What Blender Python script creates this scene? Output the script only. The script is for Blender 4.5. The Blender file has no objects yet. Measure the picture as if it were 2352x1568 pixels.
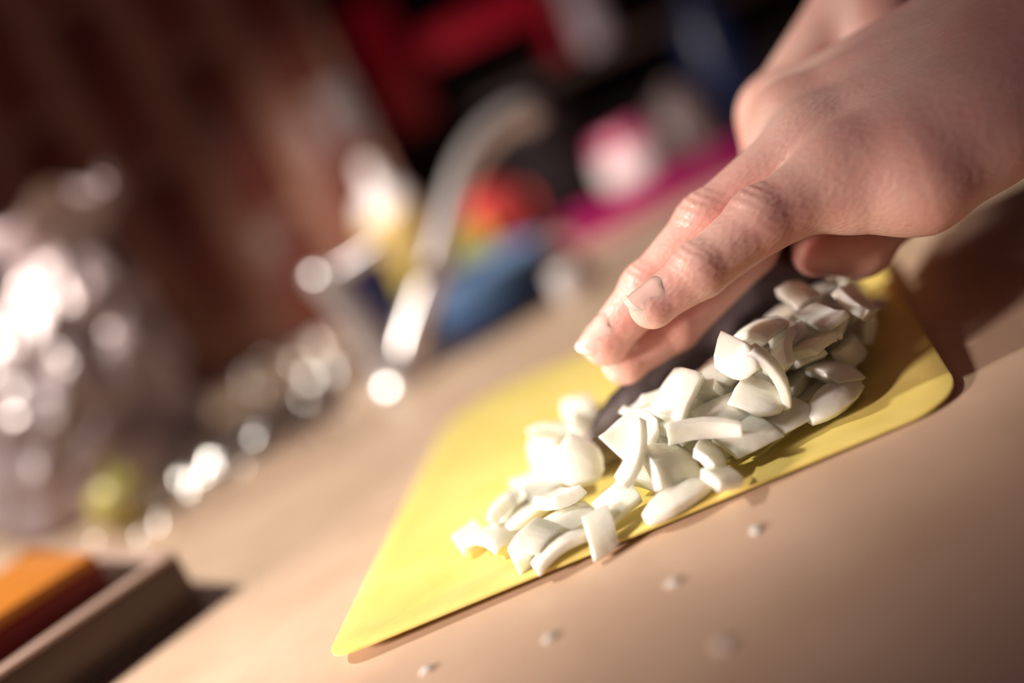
import bpy, bmesh, math, random
import numpy as np
from mathutils import Vector, Matrix, Euler

S = bpy.context.scene
COL = S.collection
MM = 0.001

# ------------------------------------------------------------------ camera
FPX, CAM_H = 2287.0, 100.0
ROLL, PITCH = math.radians(25), math.radians(12)
_fw = np.array([0, math.cos(PITCH), -math.sin(PITCH)])
_up = np.array([0, math.sin(PITCH), math.cos(PITCH)])
_rt = np.array([1.0, 0, 0])
C0 = np.array([0, 0, CAM_H])
IR = _rt * math.cos(ROLL) - _up * math.sin(ROLL)      # picture right, in the world
IU = _rt * math.sin(ROLL) + _up * math.cos(ROLL)      # picture up
TOC = -_fw                                            # towards the camera

def at(x, y, t):
    """point (mm) at photograph pixel x, y and t mm along the view axis"""
    return C0 + (_fw + IR * ((x - 1176) / FPX) - IU * ((y - 784) / FPX)) * t

def on(x, y, z=0.0):
    """point (mm) at photograph pixel x, y on the horizontal plane z"""
    d = _fw + IR * ((x - 1176) / FPX) - IU * ((y - 784) / FPX)
    return C0 + d * ((z - CAM_H) / d[2])

cam = bpy.data.cameras.new('camera')
camo = bpy.data.objects.new('camera', cam)
COL.objects.link(camo)
cam.sensor_width = 36.0
cam.lens = 36.0 * FPX / 2352.0
cam.clip_start = 0.01
cam.clip_end = 20
m = Matrix((IR, IU, TOC)).transposed().to_4x4()
m.translation = Vector(C0) * MM
camo.matrix_world = m
cam.dof.use_dof = True
cam.dof.focus_distance = 0.239
cam.dof.aperture_fstop = 2.0
cam.dof.aperture_blades = 0
S.camera = camo

# ------------------------------------------------------------------ light
w = bpy.data.worlds.new('room_ambient')
S.world = w
w.use_nodes = True
w.node_tree.nodes['Background'].inputs[0].default_value = (0.60, 0.36, 0.52, 1)
w.node_tree.nodes['Background'].inputs[1].default_value = 0.06

def spot(name, loc, aim, power, color, size, blend, radius):
    l = bpy.data.lights.new(name, 'SPOT')
    l.energy = power; l.color = color; l.spot_size = math.radians(size); l.spot_blend = blend
    l.shadow_soft_size = radius
    o = bpy.data.objects.new(name, l); COL.objects.link(o)
    o.location = loc
    o.rotation_euler = (Vector(aim) - Vector(loc)).to_track_quat('-Z', 'Y').to_euler()
    return o
spot('under_cabinet_lamp', (-0.60, 0.31, 0.70), (-0.085, 0.475, 0.0), 54.0, (1.0, 0.92, 0.79), 41.5, 0.52, 0.022)
spot('back_items_fill', (-0.42, 0.28, 0.34), (0.05, 0.77, 0.02), 24.0, (1.0, 0.88, 0.74), 34, 1.0, 0.02)  # unseen fill added to brighten the things behind the sink
spot('low_left_fill', (-0.70, -0.02, 0.245), (-0.01, 0.232, -0.03), 54.0, (1.0, 0.82, 0.71), 17.0, 0.65, 0.05)  # unseen low fill added at left to lift finger and onion fronts

S.view_settings.view_transform = 'Standard'
S.view_settings.look = 'None'
S.view_settings.gamma = 1.0
S.view_settings.use_curve_mapping = False
S.view_settings.exposure = 0.0

# ------------------------------------------------------------------ materials
def mat(name, color, rough=0.5, metal=0.0, spec=0.5, sss=0.0, sssr=(1, .4, .2), sscale=0.002, trans=0.0, coat=0.0, alpha=1.0):
    M = bpy.data.materials.new(name); M.use_nodes = True
    b = M.node_tree.nodes['Principled BSDF']
    b.inputs['Base Color'].default_value = (*color, 1)
    b.inputs['Roughness'].default_value = rough
    b.inputs['Metallic'].default_value = metal
    b.inputs['Specular IOR Level'].default_value = spec
    if sss:
        b.inputs['Subsurface Weight'].default_value = sss
        b.inputs['Subsurface Radius'].default_value = sssr
        b.inputs['Subsurface Scale'].default_value = sscale
    b.inputs['Transmission Weight'].default_value = trans
    b.inputs['Coat Weight'].default_value = coat
    b.inputs['Alpha'].default_value = alpha
    return M

def node(M, t, **kw):
    n = M.node_tree.nodes.new(t)
    for k, v in kw.items(): setattr(n, k, v)
    return n

def mottle(M, c1, c2, scale, detail=4, stretch=(1, 1, 1), lo=0.35, hi=0.65):
    """object-space noise between two colours"""
    nt = M.node_tree; L = nt.links
    tc = node(M, 'ShaderNodeTexCoord'); mp = node(M, 'ShaderNodeMapping'); mp.inputs['Scale'].default_value = stretch
    nz = node(M, 'ShaderNodeTexNoise'); nz.inputs['Scale'].default_value = scale; nz.inputs['Detail'].default_value = detail
    rp = node(M, 'ShaderNodeValToRGB')
    rp.color_ramp.elements[0].position = lo; rp.color_ramp.elements[1].position = hi
    rp.color_ramp.elements[0].color = (*c1, 1); rp.color_ramp.elements[1].color = (*c2, 1)
    L.new(tc.outputs['Object'], mp.inputs[0]); L.new(mp.outputs[0], nz.inputs['Vector']); L.new(nz.outputs['Fac'], rp.inputs[0])
    L.new(rp.outputs[0], nt.nodes['Principled BSDF'].inputs['Base Color'])
    return M

def bump(M, scale, dist, strength=1.0, detail=3, stretch=(1, 1, 1), kind='noise', rot=(0, 0, 0)):
    nt = M.node_tree; L = nt.links
    tc = node(M, 'ShaderNodeTexCoord'); mp = node(M, 'ShaderNodeMapping')
    mp.inputs['Scale'].default_value = stretch; mp.inputs['Rotation'].default_value = rot
    if kind == 'noise':
        nz = node(M, 'ShaderNodeTexNoise'); nz.inputs['Detail'].default_value = detail; out = 'Fac'
    elif kind == 'voronoi':
        nz = node(M, 'ShaderNodeTexVoronoi'); out = 'Distance'
    else:
        nz = node(M, 'ShaderNodeTexWave'); out = 'Fac'
        nz.inputs['Distortion'].default_value = 0.6; nz.inputs['Detail Scale'].default_value = 2.0
    nz.inputs['Scale'].default_value = scale
    bp = node(M, 'ShaderNodeBump'); bp.inputs['Distance'].default_value = dist; bp.inputs['Strength'].default_value = strength
    L.new(tc.outputs['Object'], mp.inputs[0]); L.new(mp.outputs[0], nz.inputs['Vector']); L.new(nz.outputs[out], bp.inputs['Height'])
    b = nt.nodes['Principled BSDF']
    old = b.inputs['Normal'].links[0].from_socket if b.inputs['Normal'].links else None
    if old: L.new(old, bp.inputs['Normal'])
    L.new(bp.outputs[0], b.inputs['Normal'])
    return M

M_counter = bump(mottle(mat('beige_laminate', (.6, .4, .3), .42, spec=.4), (.52, .37, .27), (.60, .43, .32), 30, 6), 120, .0004, .25)
M_mat = bump(bump(mat('yellow_plastic', (.80, .60, .13), .42, spec=.35, sss=.15, sssr=(1, .8, .2), sscale=.0015), 900, .0001, .28, kind='wave'), 900, .0001, .28, kind='wave', rot=(0, 0, 1.57))
mottle(M_mat, (.76, .61, .17), (.83, .68, .225), 45, 5)
M_onion = bump(bump(mat('onion_flesh', (.975, .96, .83), .2, spec=.5, sss=.95, sssr=(1, .95, .8), sscale=.003, trans=.15), 800, .0003, .6, stretch=(.1, 1, 1)), 240, .0006, .5)
M_onion.node_tree.nodes['Principled BSDF'].inputs['IOR'].default_value = 1.37
M_onion.node_tree.nodes['Principled BSDF'].inputs['Coat Weight'].default_value = .35
M_onion.node_tree.nodes['Principled BSDF'].inputs['Coat Roughness'].default_value = .12
M_skin = mat('skin', (.80, .46, .36), .40, spec=.5, sss=.5, sssr=(1, .3, .2), sscale=.005)
mottle(M_skin, (.80, .42, .37), (.86, .54, .47), 55, 4)
bump(bump(M_skin, 850, .0004, .36, kind='voronoi', stretch=(.6, 1.4, 1.2)), 260, .0005, .2)
M_nail = mat('nail', (.90, .58, .52), .12, spec=.7, sss=.3, sssr=(1, .5, .4), sscale=.001, coat=1.0)
M_nailtip = mat('nail_edge', (.93, .84, .76), .18, coat=.6)
M_blade = mat('blade_steel', (.20, .17, .20), .33, metal=1)
M_steel = mat('steel', (.55, .52, .54), .22, metal=1)
M_chrome = mat('chrome', (.80, .74, .76), .3, metal=.7)
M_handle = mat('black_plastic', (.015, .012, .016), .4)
M_sleeve = bump(mat('dark_sleeve', (.03, .022, .035), .9), 900, .0004, .5)
M_tile = bump(mottle(mat('oxblood_tile', (.16, .035, .022), .38), (.13, .027, .018), (.19, .045, .028), 25), 40, .001, .2)
M_grout = mottle(mat('brown_grout', (.26, .12, .085), .75), (.32, .15, .11), (.40, .20, .145), 40)
M_darkwall = mottle(mat('dark_wall', (.03, .014, .02), .85), (.012, .006, .009), (.02, .01, .014), 8)
M_floor = mottle(mat('floor_wood', (.12, .07, .045), .6), (.10, .055, .035), (.15, .085, .055), 6, stretch=(1, 6, 1))
M_red = mat('red_plastic', (.75, .012, .05), .35)
M_red2 = mat('coral_red', (.80, .09, .09), .35)
M_blue = mat('blue_plastic', (.09, .16, .30), .35)
M_navy = mat('navy_plastic', (.010, .022, .09), .35)
M_cream = mat('cream_label', (.88, .62, .24), .45)
M_white = mat('white_plastic', (.80, .74, .76), .35)
M_lilac = mat('lilac_plastic', (.75, .64, .78), .35)
M_yellow = mat('yellow_soap', (.80, .62, .04), .35)
M_lime = mat('yellow_green_sponge', (.62, .58, .06), .8)
M_magenta = mat('magenta_plastic', (.30, .003, .10), .4)
M_pink = mat('pink_enamel', (.72, .15, .30), .3)
M_grey = mat('grey_pink_stoneware', (.22, .16, .17), .5)
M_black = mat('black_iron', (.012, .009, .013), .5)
M_wood = bump(mottle(mat('dark_wood', (.10, .055, .04), .5), (.05, .027, .021), (.09, .05, .038), 60, 5, stretch=(.15, 1, 1)), 200, .0003, .3, stretch=(.15, 1, 1))
M_lit_rim = mat('lit_wood_rim', (.48, .33, .28), .45)  # light tone of the lit top edge, put into the colour
M_orange = mat('orange_carton', (.60, .20, .02), .45)
M_crimson = mat('dark_red_carton', (.30, .012, .01), .45)
M_pepper = mat('yellow_green_skin', (.42, .36, .09), .35)
M_stem = mat('green_stem', (.20, .25, .05), .6)
M_foil = bump(mat('silvery_film', (.33, .26, .28), .28, metal=.15, spec=.7), 60, .004, .5, detail=2)
M_film = bpy.data.materials.new('clear_film'); M_film.use_nodes = True
_nt = M_film.node_tree; _nt.nodes.remove(_nt.nodes['Principled BSDF'])
_t = node(M_film, 'ShaderNodeBsdfTransparent'); _t.inputs[0].default_value = (.97, .96, .96, 1)
_g = node(M_film, 'ShaderNodeBsdfGlossy'); _g.inputs['Roughness'].default_value = .2
_mx = node(M_film, 'ShaderNodeMixShader')
_mx.inputs[0].default_value = .09; _nt.links.new(_t.outputs[0], _mx.inputs[1]); _nt.links.new(_g.outputs[0], _mx.inputs[2])
_nt.links.new(_mx.outputs[0], _nt.nodes['Material Output'].inputs[0])
M_water = mat('water', (1, 1, 1), .02, trans=1.0)

# ------------------------------------------------------------------ helpers
def tag(o, label=None, cat=None, group=None, kind=None):
    for k, v in (('label', label), ('category', cat), ('group', group), ('kind', kind)):
        if v: o[k] = v
    return o

def link(name, me, material=None, parent=None):
    o = bpy.data.objects.new(name, me)
    COL.objects.link(o)
    if material is not None:
        me.materials.clear(); me.materials.append(material)
    if parent is not None: o.parent = parent
    return o

def thing(name, label, cat, loc=(0, 0, 0), rz=0.0, group=None):
    o = bpy.data.objects.new(name, None); COL.objects.link(o)
    o.empty_display_size = .02
    o.location = loc; o.rotation_euler = (0, 0, rz)
    return tag(o, label, cat, group)

def mesh(name, vs, fs, smooth=False):
    me = bpy.data.meshes.new(name); me.from_pydata([tuple(v) for v in vs], [], fs); me.validate(); me.update()
    if smooth: me.polygons.foreach_set('use_smooth', [True] * len(me.polygons))
    return me

def bm_mesh(name, bm, smooth=None):
    bmesh.ops.recalc_face_normals(bm, faces=bm.faces)
    me = bpy.data.meshes.new(name); bm.to_mesh(me); bm.free()
    if smooth is not None:
        for p in me.polygons: p.use_smooth = True
        me.set_sharp_from_angle(angle=math.radians(smooth))
    return me

def add_box(bm, x0, x1, y0, y1, z0, z1, bev=0.0, seg=2):
    vs = [bm.verts.new((x, y, z)) for x in (x0, x1) for y in (y0, y1) for z in (z0, z1)]
    fs = [bm.faces.new([vs[i] for i in q]) for q in ((0, 1, 3, 2), (4, 6, 7, 5), (0, 4, 5, 1), (2, 3, 7, 6), (0, 2, 6, 4), (1, 5, 7, 3))]
    if bev:
        es = {e for f in fs for e in f.edges}
        bmesh.ops.bevel(bm, geom=list(es), offset=bev, segments=seg, profile=.5, affect='EDGES')

def box(name, d, material, parent=None, bev=.001, seg=2):
    bm = bmesh.new(); add_box(bm, *d, bev=bev, seg=seg)
    return link(name, bm_mesh(name, bm, 35), material, parent)

def lathe(name, prof, material, parent=None, n=40, loc=(0, 0, 0), cap=True):
    """prof: list of (r, z) revolved about z"""
    vs, fs = [], []
    for r, z in prof:
        for k in range(n):
            a = 2 * math.pi * k / n
            vs.append((r * math.cos(a), r * math.sin(a), z))
    for i in range(len(prof) - 1):
        for k in range(n):
            fs.append((i * n + k, i * n + (k + 1) % n, (i + 1) * n + (k + 1) % n, (i + 1) * n + k))
    if cap:
        fs.append(tuple(reversed(range(n)))); fs.append(tuple((len(prof) - 1) * n + k for k in range(n)))
    me = mesh(name, vs, fs, True); me.set_sharp_from_angle(angle=math.radians(40))
    o = link(name, me, material, parent); o.location = loc
    return o

def tube(name, pts, rad, material, parent=None, n=16, sub=6):
    """swept tube through pts (Catmull-Rom), rad a number or list"""
    P = [np.array(p, float) for p in pts]
    R = rad if isinstance(rad, (list, tuple)) else [rad] * len(P)
    Q, RR = [], []
    for i in range(len(P) - 1):
        p0, p1, p2, p3 = P[max(i - 1, 0)], P[i], P[i + 1], P[min(i + 2, len(P) - 1)]
        for k in range(sub):
            t = k / sub
            Q.append(.5 * ((2 * p1) + (-p0 + p2) * t + (2 * p0 - 5 * p1 + 4 * p2 - p3) * t * t + (-p0 + 3 * p1 - 3 * p2 + p3) * t ** 3))
            RR.append(R[i] * (1 - t) + R[i + 1] * t)
    Q.append(P[-1]); RR.append(R[-1])
    vs, fs = [], []
    ref = np.array([0.31, .9, .2])
    for i, q in enumerate(Q):
        d = Q[min(i + 1, len(Q) - 1)] - Q[max(i - 1, 0)]; d /= np.linalg.norm(d)
        a = np.cross(d, ref); a /= np.linalg.norm(a); b = np.cross(d, a); ref = -b if np.dot(-b, ref) > 0 else b
        ref = np.cross(a, d)
        for k in range(n):
            th = 2 * math.pi * k / n
            vs.append(q + RR[i] * (a * math.cos(th) + b * math.sin(th)))
    for i in range(len(Q) - 1):
        for k in range(n):
            fs.append((i * n + k, i * n + (k + 1) % n, (i + 1) * n + (k + 1) % n, (i + 1) * n + k))
    fs.append(tuple(reversed(range(n)))); fs.append(tuple((len(Q) - 1) * n + k for k in range(n)))
    bm = bmesh.new()
    V = [bm.verts.new(v) for v in vs]
    for f in fs: bm.faces.new([V[i] for i in f])
    return link(name, bm_mesh(name, bm, 50), material, parent)

# ------------------------------------------------------------------ the setting
floor = box('floor', (-1.5, 1.5, -.6, 1.6, -.92, -.90), M_floor, bev=0); tag(floor, kind='structure')
wall = box('wall_back', (-1.5, -.03, .79, .86, -.9, .9), M_grout, bev=0); tag(wall, kind='structure')
tw, th, jx, jz = .044, .120, .021, .012
bm = bmesh.new(); add_box(bm, -tw / 2, tw / 2, -.004, .004, -th / 2, th / 2, bev=.003, seg=2)
tile_me = bm_mesh('tile', bm, 40); tile_me.materials.append(M_tile)
random.seed(3)
for i in range(11):
    for k in range(5):
        t = link('tile', tile_me, None, wall)
        t.location = (-.062 - (tw + jx) * i, .7885 + random.uniform(-.001, .0005), .052 + (th + jz) * (k - .5 * (i % 2)) + .05)
        t.rotation_euler = (random.uniform(-.01, .01), 0, random.uniform(-.012, .012))
dark = box('wall_rear', (-.10, 1.6, 1.02, 1.08, -.9, .9), M_darkwall, bev=0); tag(dark, kind='structure')

# the worktop, one slab with an opening for the sink
bm = bmesh.new()
SX0, SX1, SY0, SY1 = -.052, .050, .522, .690
for d in ((-.9, .9, -.35, SY0, -.038, 0), (-.9, SX0, SY0, SY1, -.038, 0), (SX1, .9, SY0, SY1, -.038, 0), (-.9, .9, SY1, .788, -.038, 0), (-.03, .9, .788, 1.02, -.038, 0)):
    add_box(bm, *d)
bmesh.ops.remove_doubles(bm, verts=bm.verts, dist=1e-5)
top = link('countertop', bm_mesh('countertop', bm), M_counter)
tag(top, 'pale beige laminate kitchen countertop under the yellow cutting mat', 'countertop')
cab = box('base_cabinet', (-.88, .88, -.30, .76, -.90, -.20), M_darkwall, bev=.004)
tag(cab, 'dark kitchen base cabinet below the beige countertop', 'cabinet')

sink = thing('kitchen_sink', 'stainless steel inset kitchen sink behind the cutting mat', 'sink', ((SX0 + SX1) / 2, (SY0 + SY1) / 2, 0))
hx, hy = (SX1 - SX0) / 2, (SY1 - SY0) / 2
bm = bmesh.new()
for d in ((-hx - .008, hx + .008, -hy - .008, -hy + .004, 0, .0015), (-hx - .008, hx + .008, hy - .004, hy + .008, 0, .0015), (-hx - .008, -hx + .004, -hy + .004, hy - .004, 0, .0015), (hx - .004, hx + .008, -hy + .004, hy - .004, 0, .0015)):
    add_box(bm, *d)
link('rim', bm_mesh('rim', bm), M_steel, sink)
bm = bmesh.new()
for d in ((-hx + .002, hx - .002, -hy + .002, -hy + .004, -.16, 0), (-hx + .002, hx - .002, hy - .004, hy - .002, -.16, 0), (-hx + .002, -hx + .004, -hy + .004, hy - .004, -.16, 0), (hx - .004, hx - .002, -hy + .004, hy - .004, -.16, 0), (-hx + .002, hx - .002, -hy + .002, hy - .002, -.162, -.16)):
    add_box(bm, *d)
link('basin', bm_mesh('basin', bm), M_steel, sink)

# ------------------------------------------------------------------ smooth solid figures from distance fields
def smin(a, b, k):
    if k <= 0: return np.minimum(a, b)
    h = np.clip(.5 + .5 * (b - a) / k, 0, 1)
    return b * (1 - h) + a * h - k * h * (1 - h)

class Field:
    def __init__(s, lo, hi, h):
        s.h = h; s.lo = np.array(lo, float)
        s.n = np.ceil((np.array(hi) - s.lo) / h).astype(int) + 1
        s.d = np.full(s.n, 50.0, np.float32)
    def sub(s, lo, hi):
        i0 = np.clip(np.floor((lo - s.lo) / s.h).astype(int), 0, s.n - 1)
        i1 = np.clip(np.ceil((hi - s.lo) / s.h).astype(int) + 1, 1, s.n)
        if (i1 <= i0).any(): return None
        ax = [s.lo[k] + s.h * np.arange(i0[k], i1[k], dtype=np.float32) for k in range(3)]
        return tuple(slice(i0[k], i1[k]) for k in range(3)), np.meshgrid(*ax, indexing='ij')
    def cone(s, a, b, ra, rb, k, flat=None):
        """tapered capsule; flat=(axis, factor): distances along axis scaled by factor"""
        a = np.array(a, float); b = np.array(b, float); m = max(ra, rb) * (1 if flat is None else max(1, 1 / flat[1])) + k + 3 * s.h + 3
        q = s.sub(np.minimum(a, b) - m, np.maximum(a, b) + m)
        if q is None: return
        sl, (X, Y, Z) = q
        ab = b - a; L2 = float(ab @ ab) + 1e-9
        px, py, pz = X - a[0], Y - a[1], Z - a[2]
        t = np.clip((px * ab[0] + py * ab[1] + pz * ab[2]) / L2, 0, 1)
        dx, dy, dz = px - t * ab[0], py - t * ab[1], pz - t * ab[2]
        if flat is not None:
            u = flat[0]; c = (dx * u[0] + dy * u[1] + dz * u[2]) * (flat[1] - 1)
            dx, dy, dz = dx + c * u[0], dy + c * u[1], dz + c * u[2]
        d = np.sqrt(dx * dx + dy * dy + dz * dz) - (ra + (rb - ra) * t)
        s.d[sl] = smin(s.d[sl], d, k)
    def ball(s, c, r, k): s.cone(c, np.array(c) + 1e-3, r, r, k)
    def dig(s, c, r, k):
        c = np.array(c, float); q = s.sub(c - r - k - 3, c + r + k + 3)
        if q is None: return
        sl, (X, Y, Z) = q
        d = np.sqrt((X - c[0]) ** 2 + (Y - c[1]) ** 2 + (Z - c[2]) ** 2) - r
        s.d[sl] = -smin(-s.d[sl], d, k)
    def wrinkle(s, c, ax, up, amp, lam, sig, wid):
        """fine creases across axis ax on the side up of point c"""
        c = np.array(c, float); q = s.sub(c - wid * 2.2, c + wid * 2.2)
        if q is None: return
        sl, (X, Y, Z) = q
        px, py, pz = X - c[0], Y - c[1], Z - c[2]
        u = px * ax[0] + py * ax[1] + pz * ax[2]
        v = px * up[0] + py * up[1] + pz * up[2]
        sd = np.cross(ax, up); wv = px * sd[0] + py * sd[1] + pz * sd[2]
        g = np.exp(-(u / sig) ** 2 - (wv / wid) ** 2) * np.clip(v / 4, 0, 1)
        s.d[sl] += amp * g * (np.cos(2 * math.pi * (u + .06 * wv * np.sin(u * 1.7) + .05 * wv * wv) / lam) + .3)
    def merge(s, o, k): s.d = smin(s.d, o.d, k)
    def mesh(s, name):
        d = s.d; neg = d < 0
        nx, ny, nz = d.shape
        cnt = sum(neg[i:nx - 1 + i, j:ny - 1 + j, k:nz - 1 + k].astype(np.int8) for i in (0, 1) for j in (0, 1) for k in (0, 1))
        act = (cnt > 0) & (cnt < 8)
        I = np.argwhere(act)
        acc = np.zeros((len(I), 3)); num = np.zeros(len(I))
        for ax in range(3):
            o1, o2 = [k for k in range(3) if k != ax]
            for p in (0, 1):
                for r in (0, 1):
                    A = I.copy(); A[:, o1] += p; A[:, o2] += r
                    B = A.copy(); B[:, ax] += 1
                    va, vb = d[tuple(A.T)], d[tuple(B.T)]
                    cr = (va < 0) != (vb < 0)
                    t = va / np.where(cr, va - vb, 1)
                    pt = A.astype(float); pt[:, ax] += t
                    acc[cr] += pt[cr]; num[cr] += 1
        V = (acc / num[:, None]) * s.h + s.lo
        ids = np.full(act.shape, -1, np.int64); ids[act] = np.arange(len(I))
        F = []
        for ax in range(3):
            o1, o2 = [(1, 2), (2, 0), (0, 1)][ax]
            sa = [slice(None)] * 3; sb = [slice(None)] * 3
            sa[ax] = slice(0, -1); sb[ax] = slice(1, None)
            ch = neg[tuple(sa)] != neg[tuple(sb)]
            E = np.argwhere(ch)
            E = E[(E[:, o1] > 0) & (E[:, o2] > 0) & (E[:, o1] < d.shape[o1] - 1) & (E[:, o2] < d.shape[o2] - 1)]
            q = []
            for p, r in ((1, 1), (0, 1), (0, 0), (1, 0)):
                c = E.copy(); c[:, o1] -= p; c[:, o2] -= r
                q.append(ids[tuple(c.T)])
            q = np.stack(q, 1)
            fl = ~neg[tuple(E.T)]
            q[fl] = q[fl][:, ::-1]
            F.append(q)
        F = np.concatenate(F)
        me = bpy.data.meshes.new(name)
        me.from_pydata((V * MM).tolist(), [], F.tolist()); me.update()
        me.polygons.foreach_set('use_smooth', [True] * len(me.polygons))
        return me

def unit(v): v = np.array(v, float); return v / np.linalg.norm(v)

def fingernail(parent, tip, dip, r, dors, length, over, wide=1.0, slope=.09):
    """curved nail plate (mm) on the back of a fingertip, with a paler free edge as its sub-part"""
    ax = unit(np.array(tip) - np.array(dip)); up = unit(dors - ax * (dors @ ax)); sd = np.cross(ax, up)
    def strip(u0, u1, nu, name, M, lift):
        vs, fs = [], []
        nv = 10
        for lay in (0, 1):
            for i in range(nu + 1):
                fu = i / nu; u = u0 + (u1 - u0) * fu
                for j in range(nv + 1):
                    fv = j / nv * 2 - 1
                    tt = (u + length * .55) / (length + over)       # 0 root .. 1 free edge
                    half = 1.02 * wide * (1 - .35 * max(0, .25 - tt) / .25) * (1 - .30 * max(0, tt - .72) / .28 * abs(fv))
                    a = fv * half
                    uu = u - (1.4 * fv * fv if tt > .8 else 0) + (1.5 * fv * fv if tt < .12 else 0)
                    rr = r + .58 + lift - .45 * fv * fv - .45 * lay - slope * min(u, 0) - .016 * max(u, 0) ** 2 - .75 * max(0, 1 - tt / .2) ** 1.5
                    vs.append(np.array(tip) + ax * uu + up * (rr * math.cos(a)) + sd * (rr * .93 * math.sin(a)))
        n = (nu + 1) * (nv + 1); I = lambda l, i, j: l * n + i * (nv + 1) + j
        for i in range(nu):
            for j in range(nv):
                fs.append((I(0, i, j), I(0, i + 1, j), I(0, i + 1, j + 1), I(0, i, j + 1)))
                fs.append((I(1, i, j), I(1, i, j + 1), I(1, i + 1, j + 1), I(1, i + 1, j)))
            for j in (0, nv): fs.append((I(0, i, j), I(1, i, j), I(1, i + 1, j), I(0, i + 1, j)))
        for j in range(nv):
            for i in (0, nu): fs.append((I(0, i, j), I(0, i, j + 1), I(1, i, j + 1), I(1, i, j)))
        bm = bmesh.new(); V = [bm.verts.new(Vector(v) * MM) for v in vs]
        for f in fs: bm.faces.new([V[k] for k in f])
        return link(name, bm_mesh(name, bm, 60), M, parent)
    strip(-length * .55, length * .45, 12, 'fingernail', M_nail, 0)
    e = strip(length * .45, length * .45 + over, 4, 'nail_free_edge', M_nailtip, .02)

person = thing('person', 'person cutting onions, bare hands pressing and gripping the knife', 'person', tuple(on(2250, 560) * MM))

# left hand: fingertips resting on the back of the blade
LH = dict(
    pinky=[(1940, 400, 240, 10.5), (1748, 508, 238, 7.9), (1608, 622, 237, 6.6), (1500, 698, 238, 5.2)],
    ring=[(1870, 335, 253, 11), (1632, 520, 253, 8.8), (1492, 665, 254, 7.0), (1390, 783, 256, 5.6)],
    middle=[(1830, 285, 266, 11), (1710, 565, 266, 8.8), (1548, 745, 264, 7.2), (1435, 828, 262, 5.6)],
    index=[(1815, 262, 280, 10.5), (1760, 480, 284, 8.6), (1620, 680, 280, 7.2), (1495, 790, 276, 5.8)],
)
J = {k: [at(*p[:3]) for p in v] for k, v in LH.items()}
R = {k: [p[3] for p in v] for k, v in LH.items()}
wr = at(2440, 10, 238); elbow = wr + np.array([185, 25, 95.])
carp = dict(pinky=at(2330, 190, 235), ring=at(2330, 130, 241), middle=at(2310, 70, 247), index=at(2290, 25, 253))
hax = unit(J['ring'][0] - wr)
dors = unit(np.cross(J['index'][0] - J['pinky'][0], hax))
if dors[2] < 0: dors = -dors
lo, hi = np.array([-5, 185, 0.]), np.array([205, 320, 140.])
f = Field(lo, hi, .65); g = Field(lo, hi, .65)
for k in J:
    for i in range(3): 
        f2k = 2.2
    ff = Field(np.min(J[k], 0) - 20, np.max(J[k], 0) + 20, .65)
    # share the grid of f so that the pieces line up
    ff = Field(lo, hi, .65)
    for i in range(3): ff.cone(J[k][i], J[k][i + 1], R[k][i], R[k][i + 1], 1.5)
    for i in (1, 2):
        ax = unit(J[k][i + 1] - J[k][i - 1]); up = unit(dors - ax * (dors @ ax))
        ff.ball(J[k][i] + up * 1.2, R[k][i] - .6, 2.5)
    ax = unit(J[k][3] - J[k][2])
    ff.ball(J[k][3] - .35 * dors + ax * .6, R[k][3], 2)
    g.merge(ff, .7)
for k in J:
    f.cone(J[k][0], carp[k], R[k][0] - .5, 13, 6)
    f.ball(J[k][0] + dors * 2.2, R[k][0] - 2.2, 4)
    f.cone(J[k][0] + dors * 7.5, carp[k] + dors * 9.5, 2.6, 2.5, 5)
for k, a in (('pinky', 'ring'), ('ring', 'middle'), ('middle', 'index')):
    f.cone((J[k][0] + J[a][0]) / 2 - dors * 1.5, (carp[k] + carp[a]) / 2, 9, 13, 5)
f.cone(at(1965, 445, 239), at(2100, 400, 236), 9.5, 13.5, 7)
f.cone(at(2100, 400, 236), at(2250, 290, 236), 13.5, 14, 7)
f.cone(at(2250, 290, 236), at(2420, 120, 238), 14, 17, 8)
f.cone(carp['ring'], wr, 17, 20, 8); f.cone(carp['index'], wr, 15, 19, 8)
th = [at(2230, 200, 268), at(2080, 330, 284), at(1960, 400, 290), at(1880, 430, 290)]
for i, (a, b) in enumerate(((15, 10.5), (10.5, 9), (9, 7))): f.cone(th[i], th[i + 1], a, b, 5)
f.cone(wr, elbow, 21, 38, 8)
f.merge(g, 5.5)
for k in J:
    ax = unit(J[k][2] - J[k][0]); up = unit(dors - ax * (dors @ ax))
    f.wrinkle(J[k][1], ax, up, .22, 2.5, 5.0, 6.0)
    ax = unit(J[k][3] - J[k][1]); up = unit(dors - ax * (dors @ ax))
    f.wrinkle(J[k][2], ax, up, .2, 2.1, 3.2, 5)
left = link('left_arm', f.mesh('left_arm'), M_skin, person)
left.matrix_parent_inverse = Matrix.Translation(-Vector(person.location))
nd = unit(-.62 * IR + .45 * IU + .64 * TOC)
for k, le, ov in (('pinky', 9.5, 1.3), ('ring', 10.5, 1.5), ('middle', 11, 1.5), ('index', 11, 1.4)):
    fingernail(left, J[k][3], J[k][2], R[k][3], nd, le, ov)

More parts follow.
